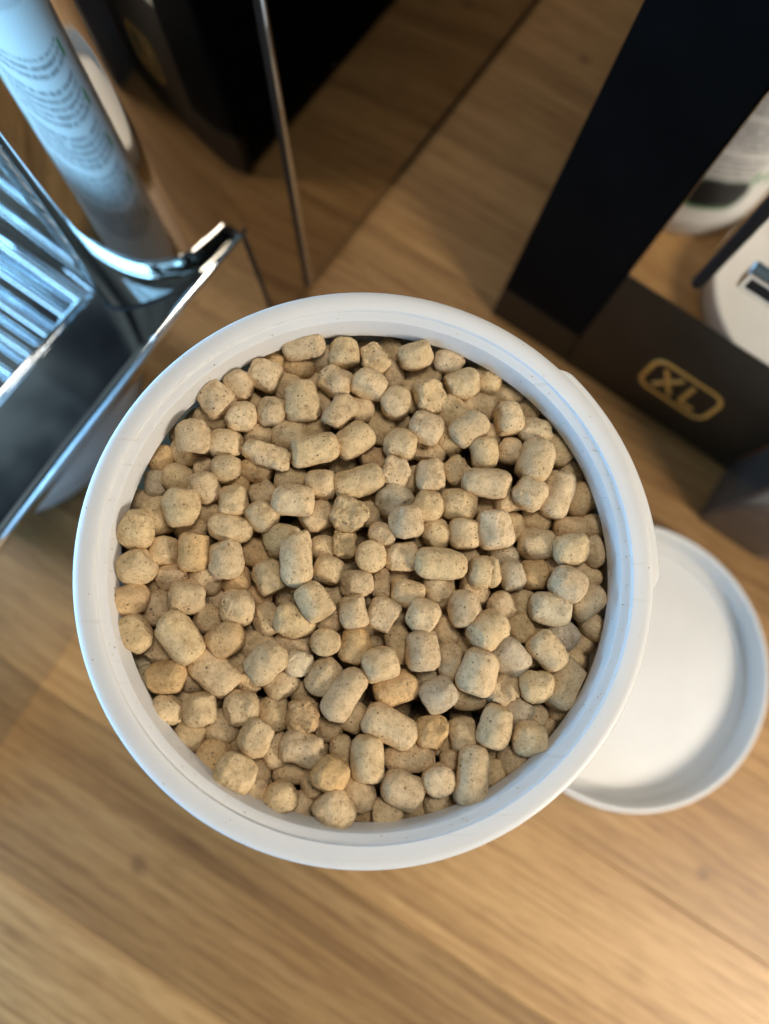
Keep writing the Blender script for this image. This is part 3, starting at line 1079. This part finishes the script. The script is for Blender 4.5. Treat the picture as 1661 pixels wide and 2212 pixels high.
(8.6,-20.7,140.5,5.2,4.7,0,-2,"rn",2),
(1.2,-6.0,141.3,5.2,4.7,0,-8,"rn",2),
(26.9,-8.3,145.7,5.8,5.4,-80,-3,"rn",0.3),
(31.8,-7.5,144.3,5.2,4.7,-80,-4,"rn",1),
(36.2,-8.9,148.2,8.1,6.1,-12,5,"cg",0),
(44.3,-7.4,147.0,7.9,5.7,35,3,"cn",0.4),
(30.6,-13.0,145.9,5.8,5.5,-60,-2,"rn",0.5),
(39.3,-14.1,145.7,6.6,5.8,-40,-5,"rg",0.5),
(35.2,-17.3,149.0,8.0,5.7,-48,0,"cn",0),
(27.9,-18.6,147.8,7.5,6.6,-45,9,"cg",0),
(26.3,-24.8,147.8,6.2,5.9,20,2,"bn",0),
(32.5,-23.9,149.2,6.4,6.2,0,4,"rn",0),
(46.3,-12.1,144.7,6.4,4.7,-50,-1,"rn",1),
(44.4,-15.5,142.1,5.2,4.7,20,-9,"rn",1.2),
(35.2,-12.3,142.6,5.2,4.7,0,-5,"rn",1.4),
(38.7,-23.4,147.2,9.6,6.1,60,5,"cn",0.9),
(41.3,-18.9,143.5,5.2,4.7,0,1,"rn",1.2),
(43.8,-19.5,139.8,5.2,4.7,-90,-6,"rn",1.6),
(32.3,-18.8,144.2,5.2,4.7,-80,-11,"rn",1.2),
(40.7,-25.3,140.5,5.2,4.7,-80,1,"rn",1.4),
(35.1,-19.5,140.5,5.2,4.7,0,-2,"rn",2),
(-38.0,-28.3,147.2,6.0,5.3,0,-2,"rn",0.1),
(-31.9,-28.1,147.9,6.3,6.0,-80,-2,"rn",0),
(-33.8,-33.1,145.5,6.0,5.9,0,2,"rn",0.5),
(-24.2,-28.0,147.5,6.5,6.3,0,2,"rn",0),
(-28.2,-31.5,144.7,6.1,6.0,0,7,"rn",0.8),
(-29.5,-37.1,146.3,6.7,5.8,70,6,"ro",0.4),
(-24.8,-39.5,149.5,7.5,6.9,-20,9,"rn",0),
(-21.2,-33.2,148.4,6.7,5.9,60,6,"rn",0),
(-23.7,-35.0,143.1,6.5,5.7,-60,-2,"rn",0.9),
(-21.0,-40.3,143.9,5.2,4.7,-80,0,"rn",1),
(-21.0,-43.3,147.1,4.7,4.4,-80,3,"rn",0.7),
(-36.7,-30.8,141.3,5.2,4.7,0,-2,"rp",2),
(-32.2,-35.5,141.2,5.2,4.7,0,4,"rn",2),
(-24.7,-41.1,141.0,5.2,4.7,0,8,"rn",2),
(-18.4,-29.3,144.7,6.3,5.7,-80,-6,"rn",0.9),
(-12.5,-29.6,147.4,6.4,6.2,-80,-12,"bo",0),
(-17.9,-36.0,144.8,6.4,5.2,-80,8,"rn",0.9),
(-12.6,-35.5,147.9,8.2,5.9,-15,0,"an",0),
(-7.1,-39.8,148.9,6.9,6.4,-30,5,"ao",0),
(-7.4,-32.0,143.6,5.2,4.7,0,-9,"an",1),
(-5.0,-36.2,145.4,5.9,4.3,-80,12,"rn",0.5),
(-0.1,-37.2,148.6,8.7,5.9,-88,5,"cn",0),
(-15.2,-40.3,142.9,5.6,4.8,0,-1,"rn",1),
(-10.3,-42.0,144.0,6.2,4.9,-80,-2,"rn",1),
(-16.3,-44.3,148.3,5.9,5.8,-80,1,"an",0),
(-12.7,-46.3,145.2,5.2,4.7,-80,-1,"rn",1),
(-6.3,-46.4,149.0,7.4,6.9,-50,-2,"cn",0),
(-1.7,-43.8,146.3,7.1,5.7,-60,-8,"rn",0.5),
(-2.8,-30.0,144.5,5.5,4.7,60,9,"rn",1),
(-19.6,-42.1,139.9,5.2,4.7,-80,0,"rn",2),
(-8.5,-47.2,143.4,5.2,4.7,-80,1,"rn",1.6),
(-3.1,-47.8,139.4,5.2,4.7,0,1,"rn",2),
(-0.5,-47.8,143.1,5.2,4.7,0,-17,"ro",1.6),
(1.0,-47.9,138.9,5.2,4.7,-90,4,"rn",2),
(-11.1,-46.6,139.7,5.2,4.7,0,-2,"rn",2),
(-8.1,-36.1,141.3,5.2,4.7,-80,-2,"rn",2),
(4.1,-31.5,148.1,10.5,6.1,-27,0,"cn",-0.2),
(8.1,-37.5,145.6,9.7,5.6,5,-7,"rn",0.3),
(12.2,-32.6,147.6,6.1,5.7,0,6,"ao",0.2),
(14.6,-34.1,143.1,6.4,4.7,-85,-5,"rn",1),
(18.4,-33.2,146.2,6.3,5.4,-80,-6,"an",0.2),
(19.6,-40.3,148.9,10.8,6.2,-100,-6,"cn",0),
(13.2,-41.2,148.4,6.3,5.7,-90,1,"en",0),
(6.4,-42.9,148.7,7.9,6.1,-25,5,"kn",0),
(3.6,-47.3,146.5,6.1,5.5,0,-4,"rn",0.2),
(9.5,-47.0,143.3,5.9,4.7,0,-11,"rn",1),
(13.4,-46.0,145.8,5.2,4.7,-85,7,"rn",1),
(17.0,-44.9,143.6,5.2,4.7,-80,-7,"rn",1),
(16.7,-38.8,144.7,5.2,4.7,-80,8,"rn",1),
(24.3,-31.5,148.9,8.1,6.1,75,0,"rn",0),
(25.3,-36.2,142.4,5.6,4.7,0,-5,"rn",1),
(31.1,-34.0,148.5,6.6,6.4,0,-4,"rn",0),
(29.4,-28.8,147.2,5.4,4.6,30,3,"rg",0.8),
(32.9,-29.5,144.5,5.2,4.7,-30,6,"an",1),
(24.5,-40.4,144.7,5.2,4.7,-80,-1,"rn",1),
(28.6,-38.2,145.5,6.2,5.2,-60,7,"rn",1),
(35.6,-32.2,142.1,5.2,4.7,-80,15,"rn",1.2),
(38.9,-28.1,143.5,5.2,4.7,-80,-1,"rn",1),
(37.6,-29.8,138.9,5.2,4.7,0,-8,"rn",2),
(22.7,-42.2,140.8,5.2,4.7,0,-7,"rn",2),
]
def rnd_dir(r):
    while True:
        v = Vector((r.uniform(-1, 1), r.uniform(-1, 1), r.uniform(-1, 1)))
        if 0.1 < v.length < 1:
            return v.normalized()

def pellet_verts(L, W, kind, seed, nu=36, nv=24):
    """one extruded, tumbled pellet: axis x, in mm"""
    r = random.Random(seed)
    e = {'c': 4.6, 'k': 4.0, 'd': 4.0, 'e': 4.6, 'a': 3.3, 'b': 2.9}.get(kind, 3.0) * r.uniform(0.9, 1.12)
    off = Vector((r.uniform(-50, 50), r.uniform(-50, 50), r.uniform(-50, 50)))
    amp = {'c': 0.035, 'k': 0.04, 'e': 0.035, 'a': 0.065, 'b': 0.12, 'd': 0.07}.get(kind, 0.05)
    hw, hl = W / 2, L / 2
    taper = r.uniform(-0.08, 0.08)
    bend = r.uniform(-0.06, 0.06) * L
    sq = r.uniform(0.9, 1.02)
    V = []
    for i in range(nv):
        u = -1 + 2 * i / (nv - 1)
        u = copysign(abs(u) ** 0.62, u)
        s = max(0.0, 1 - abs(u) ** e) ** (1 / min(e, 2.6))
        for j in range(nu):
            t = 2 * pi * j / nu
            V.append(Vector((u * hl, s * hw * cos(t) * (1 + taper * u), s * hw * sin(t) * sq * (1 + taper * u) + bend * (u * u - 0.5))))
    cuts = []
    ncut = {'a': 4, 'b': 5, 'r': 3, 'd': 1, 'c': 1, 'k': 1}.get(kind, 0)
    for _ in range(ncut):
        d = rnd_dir(r)
        if kind in 'ck':
            d = Vector((r.choice((-1, 1)), r.uniform(-0.7, 0.7), r.uniform(-0.7, 0.7))).normalized()
        if kind == 'd':
            d = Vector((1, 0.15, 0.65)).normalized()
        sup = max(v.dot(d) for v in V)
        cuts.append((d, sup * r.uniform(0.74, 0.92)))
    if kind == 'b':
        d = Vector((r.uniform(-0.4, 0.4), r.uniform(-0.4, 0.4), 1)).normalized()
        cuts.append((d, max(v.dot(d) for v in V) * 0.55))
    out = []
    for v in V:
        rough = 0.0
        for d, h in cuts:
            k = v.dot(d) - h
            if k > 0:
                v = v - d * k * 0.86
                rough = max(rough, min(1.0, k / 0.25))
        q_ = v * 0.42 + off
        nrm = Vector((v.x / hl * 0.6, v.y / hw, v.z / hw))
        nrm = nrm.normalized() if nrm.length > 1e-6 else Vector((1, 0, 0))
        n1 = noise.noise(q_) * amp * W
        n2 = noise.noise(v * 1.3 + off) * amp * 0.36 * W
        n3 = noise.noise(v * 3.0 + off) * (0.017 + (0.06 if kind in 'bd' else 0.018) * rough) * W
        n4 = noise.noise(v * 6.5 + off) * (0.010 + (0.035 if kind in 'bd' else 0.010) * rough) * W
        out.append(v + nrm * (n1 + n2 + n3 + n4))
    F = []
    for i in range(nv - 1):
        for j in range(nu):
            j2 = (j + 1) % nu
            F.append((i * nu + j, i * nu + j2, (i + 1) * nu + j2, (i + 1) * nu + j))
    return out, F

def pellet_mesh(L, W, kind, seed, nu=36, nv=24):
    V, F = pellet_verts(L, W, kind, seed, nu, nv)
    bm = bmesh.new()
    vs = [bm.verts.new(v * MM) for v in V]
    for f in F:
        bm.faces.new([vs[i] for i in f][::-1])
    bmesh.ops.remove_doubles(bm, verts=bm.verts, dist=2e-6)
    if kind == 'k':
        # a split across the body
        x = 0.12 * L * MM
        for v in bm.verts:
            d = v.co.x - x - 0.0004 * noise.noise(v.co * 900)
            if abs(d) < 0.00028 and v.co.z > -0.1 * W * MM:
                v.co.y *= 0.84
                v.co.z *= 0.80
    bmesh.ops.recalc_face_normals(bm, faces=bm.faces)
    me = bpy.data.meshes.new("pellet")
    bm.to_mesh(me)
    bm.free()
    for p in me.polygons:
        p.use_smooth = True
    return me

TONE = {'n': (0.745, 0.556, 0.325), 'o': (0.70, 0.475, 0.24), 'g': (0.64, 0.525, 0.36), 'p': (0.70, 0.57, 0.365)}
def pellet_colour(tone, r):
    c = TONE[tone]
    k = r.uniform(0.9, 1.1)
    y = r.uniform(-0.025, 0.025)
    return (c[0] * k * (1 + y * 0.3), c[1] * k, c[2] * k * (1 - y * 2.2), 1)

def pellet_matrix(p, r):
    x, y, z, L, W, a, ti, kt, lay = p
    if kt[0] == 'e':
        return Matrix.Translation((x * MM, y * MM, z * MM)) @ Matrix.Rotation(radians(a + r.uniform(0, 90)), 4, 'Z') @ Matrix.Rotation(radians(-90 + r.uniform(-9, 9)), 4, 'Y')
    return Matrix.Translation((x * MM, y * MM, z * MM)) @ Matrix.Rotation(radians(a), 4, 'Z') @ Matrix.Rotation(radians(ti), 4, 'Y') @ Matrix.Rotation(radians(0 if kt[0] in 'bd' else r.uniform(0, 360)), 4, 'X')

# words that tell the pellets apart
def words_for(p):
    x, y, z, L, W, a, ti, kt, lay = p
    kind, tone = kt[0], kt[1]
    col_ = {'n': 'tan', 'o': 'orange brown', 'g': 'greyish', 'p': 'pale'}[tone]
    if kind in 'ck':
        sh = 'long cylindrical' if L > 1.35 * W else 'stubby cylindrical'
        if kind == 'k':
            sh = 'cracked cylindrical'
    elif kind == 'e':
        sh = 'upright, round ended'
    elif kind == 'a':
        sh = 'angular'
    elif kind == 'b':
        sh = 'crumbled'
    elif kind == 'd':
        sh = 'broken off, jagged'
    else:
        sh = 'rounded' if L < 1.22 * W else 'oblong'
    dep = 'lying on top' if lay < 0.35 else ('half covered' if lay < 0.95 else ('mostly covered' if lay < 1.5 else 'deep in a gap'))
    rr_ = hypot(x, y)
    th = math.degrees(math.atan2(y, x)) % 360
    side = ["lid side", "XL appliance side", "far side", "seam strip side", "drip grille side", "bare table side", "near side", "lid's near side"][int(((th + 22.5) % 360) // 45)]
    if rr_ < 12:
        where = "at the tub's centre"
    elif rr_ < 25:
        where = "mid heap, " + side
    elif rr_ < 37:
        where = "farther out, " + side
    else:
        where = "by the wall, " + side
    return col_, sh, dep, where

vis = sorted(range(len(PEL)), key=lambda i: (PEL[i][8] >= 1.9, -PEL[i][3] * PEL[i][4] / (1 + PEL[i][8])))
keep = vis[:300]
spare = vis[300:]
by_label = {}
for i in keep:
    c_, s_, d_, w_ = words_for(PEL[i])
    by_label.setdefault(f"{c_} {s_} pellet {d_} {w_}", []).append(i)
labels = {}
for lb, ids in by_label.items():
    if len(ids) == 1:
        labels[ids[0]] = lb
        continue
    ids = sorted(ids, key=lambda i: -PEL[i][3])
    if len(ids) == 2:
        ws = ["longer", "shorter"]
    elif len(ids) == 3:
        ws = ["longest", "middling", "shortest"]
    else:
        ws = ["longest"] + [w_ + " longest" for w_ in "second third fourth fifth sixth seventh eighth ninth tenth".split()][:len(ids) - 2] + ["shortest"]
    for i, w_ in zip(ids, ws):
        labels[i] = w_ + " " + lb
for i in keep:
    p = PEL[i]
    r = random.Random(1000 + i)
    big = 1.0 if p[8] < 0.75 else 1.06
    me = pellet_mesh(p[3] * 1.06 * big, p[4] * 1.09 * big, p[7][0], 500 + i)
    o = link("pellet", me, PELLET)
    o.matrix_world = pellet_matrix(p, r)
    o.color = pellet_colour(p[7][1], r)
    tag(o, labels[i], "pellet", "tan pellets heaped in the white tub")

# the rest of the heap below the ones in view, as one mass
bm = bmesh.new()
rg = random.Random(77)
protos = [pellet_verts(rg.uniform(5.2, 7.5), rg.uniform(5.0, 5.8), rg.choice('rrcar'), 9000 + k, 14, 9) for k in range(14)]
def drop(V, F, M):
    vs = [bm.verts.new(M @ (v * MM)) for v in V]
    for f in F:
        try:
            bm.faces.new([vs[i] for i in f][::-1])
        except ValueError:
            pass
for i in spare:
    V, F = pellet_verts(PEL[i][3], PEL[i][4], PEL[i][7][0], 500 + i, 18, 11)
    drop(V, F, pellet_matrix(PEL[i], random.Random(1000 + i)))
for zl, cnt in ((137.6, 190), (133.2, 200)):
    placed = []
    tries = 0
    while len(placed) < cnt and tries < 9000:
        tries += 1
        rr_ = 45.0 * sqrt(rg.random())
        t = rg.uniform(0, 2 * pi)
        x, y = rr_ * cos(t), rr_ * sin(t)
        if any((x - a) ** 2 + (y - b_) ** 2 < 4.9 ** 2 for a, b_ in placed):
            continue
        placed.append((x, y))
        V, F = protos[rg.randrange(14)]
        drop(V, F, Matrix.Translation((x * MM, y * MM, (zl + rg.uniform(-1, 1)) * MM)) @ Matrix.Rotation(rg.uniform(0, 6.28), 4, 'Z') @ Matrix.Rotation(rg.uniform(-0.5, 0.5), 4, 'Y'))
bmesh.ops.remove_doubles(bm, verts=bm.verts, dist=1e-6)
bmesh.ops.recalc_face_normals(bm, faces=bm.faces)
o = link("pellet_heap", bm, PELLET, None, 180)
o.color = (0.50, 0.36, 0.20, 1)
o["kind"] = "stuff"
o["label"] = "tan pellets deeper in the tub under those in view"

# crumbs and broken bits lying between the pellets and on the rim's shoulder
bm = bmesh.new()
rc = random.Random(21)
def crumb(x, y, z, s):
    ret = bmesh.ops.create_icosphere(bm, subdivisions=1, radius=s * MM)
    o_ = Vector((rc.uniform(0, 99), rc.uniform(0, 99), rc.uniform(0, 99)))
    k = (rc.uniform(0.6, 1.3), rc.uniform(0.6, 1.2), rc.uniform(0.5, 0.9))
    for v in ret['verts']:
        n_ = 1 + 0.5 * noise.noise(v.co * 1500 + o_)
        v.co = Vector((v.co.x * k[0] * n_ + x * MM, v.co.y * k[1] * n_ + y * MM, v.co.z * k[2] * n_ + z * MM))
for _ in range(200):
    rr_ = 47 * sqrt(rc.random())
    t = rc.uniform(0, 2 * pi)
    crumb(rr_ * cos(t), rr_ * sin(t), rc.uniform(139.5, 145.0), rc.choice((0.3, 0.4, 0.5, 0.7)))
for _ in range(60):
    t = rc.uniform(0, 2 * pi)
    rr_ = rc.uniform(49.7, 50.8)
    crumb(rr_ * cos(t), rr_ * sin(t), 153.75 + (rr_ - 49.6) * 0.29 + 0.05, rc.choice((0.08, 0.1, 0.12, 0.16)))
for _ in range(26):
    t = rc.uniform(0, 2 * pi)
    rr_ = rc.uniform(51.3, 54.6)
    crumb(rr_ * cos(t), rr_ * sin(t), 155.04, rc.choice((0.06, 0.08, 0.11, 0.14)))
for _ in range(60):
    t = rc.uniform(0, 2 * pi)
    z_ = rc.uniform(149.4, 152.8)
    rr_ = 48.62 + (z_ - 149.2) * 0.1756 - 0.02
    crumb(rr_ * cos(t), rr_ * sin(t), z_, rc.choice((0.06, 0.08, 0.1, 0.14)))
o = link("pellet_crumbs", bm, PELLET)
o.color = (0.50, 0.36, 0.20, 1)
o["kind"] = "stuff"
o["label"] = "fine tan crumbs between the pellets and on the tub rim"
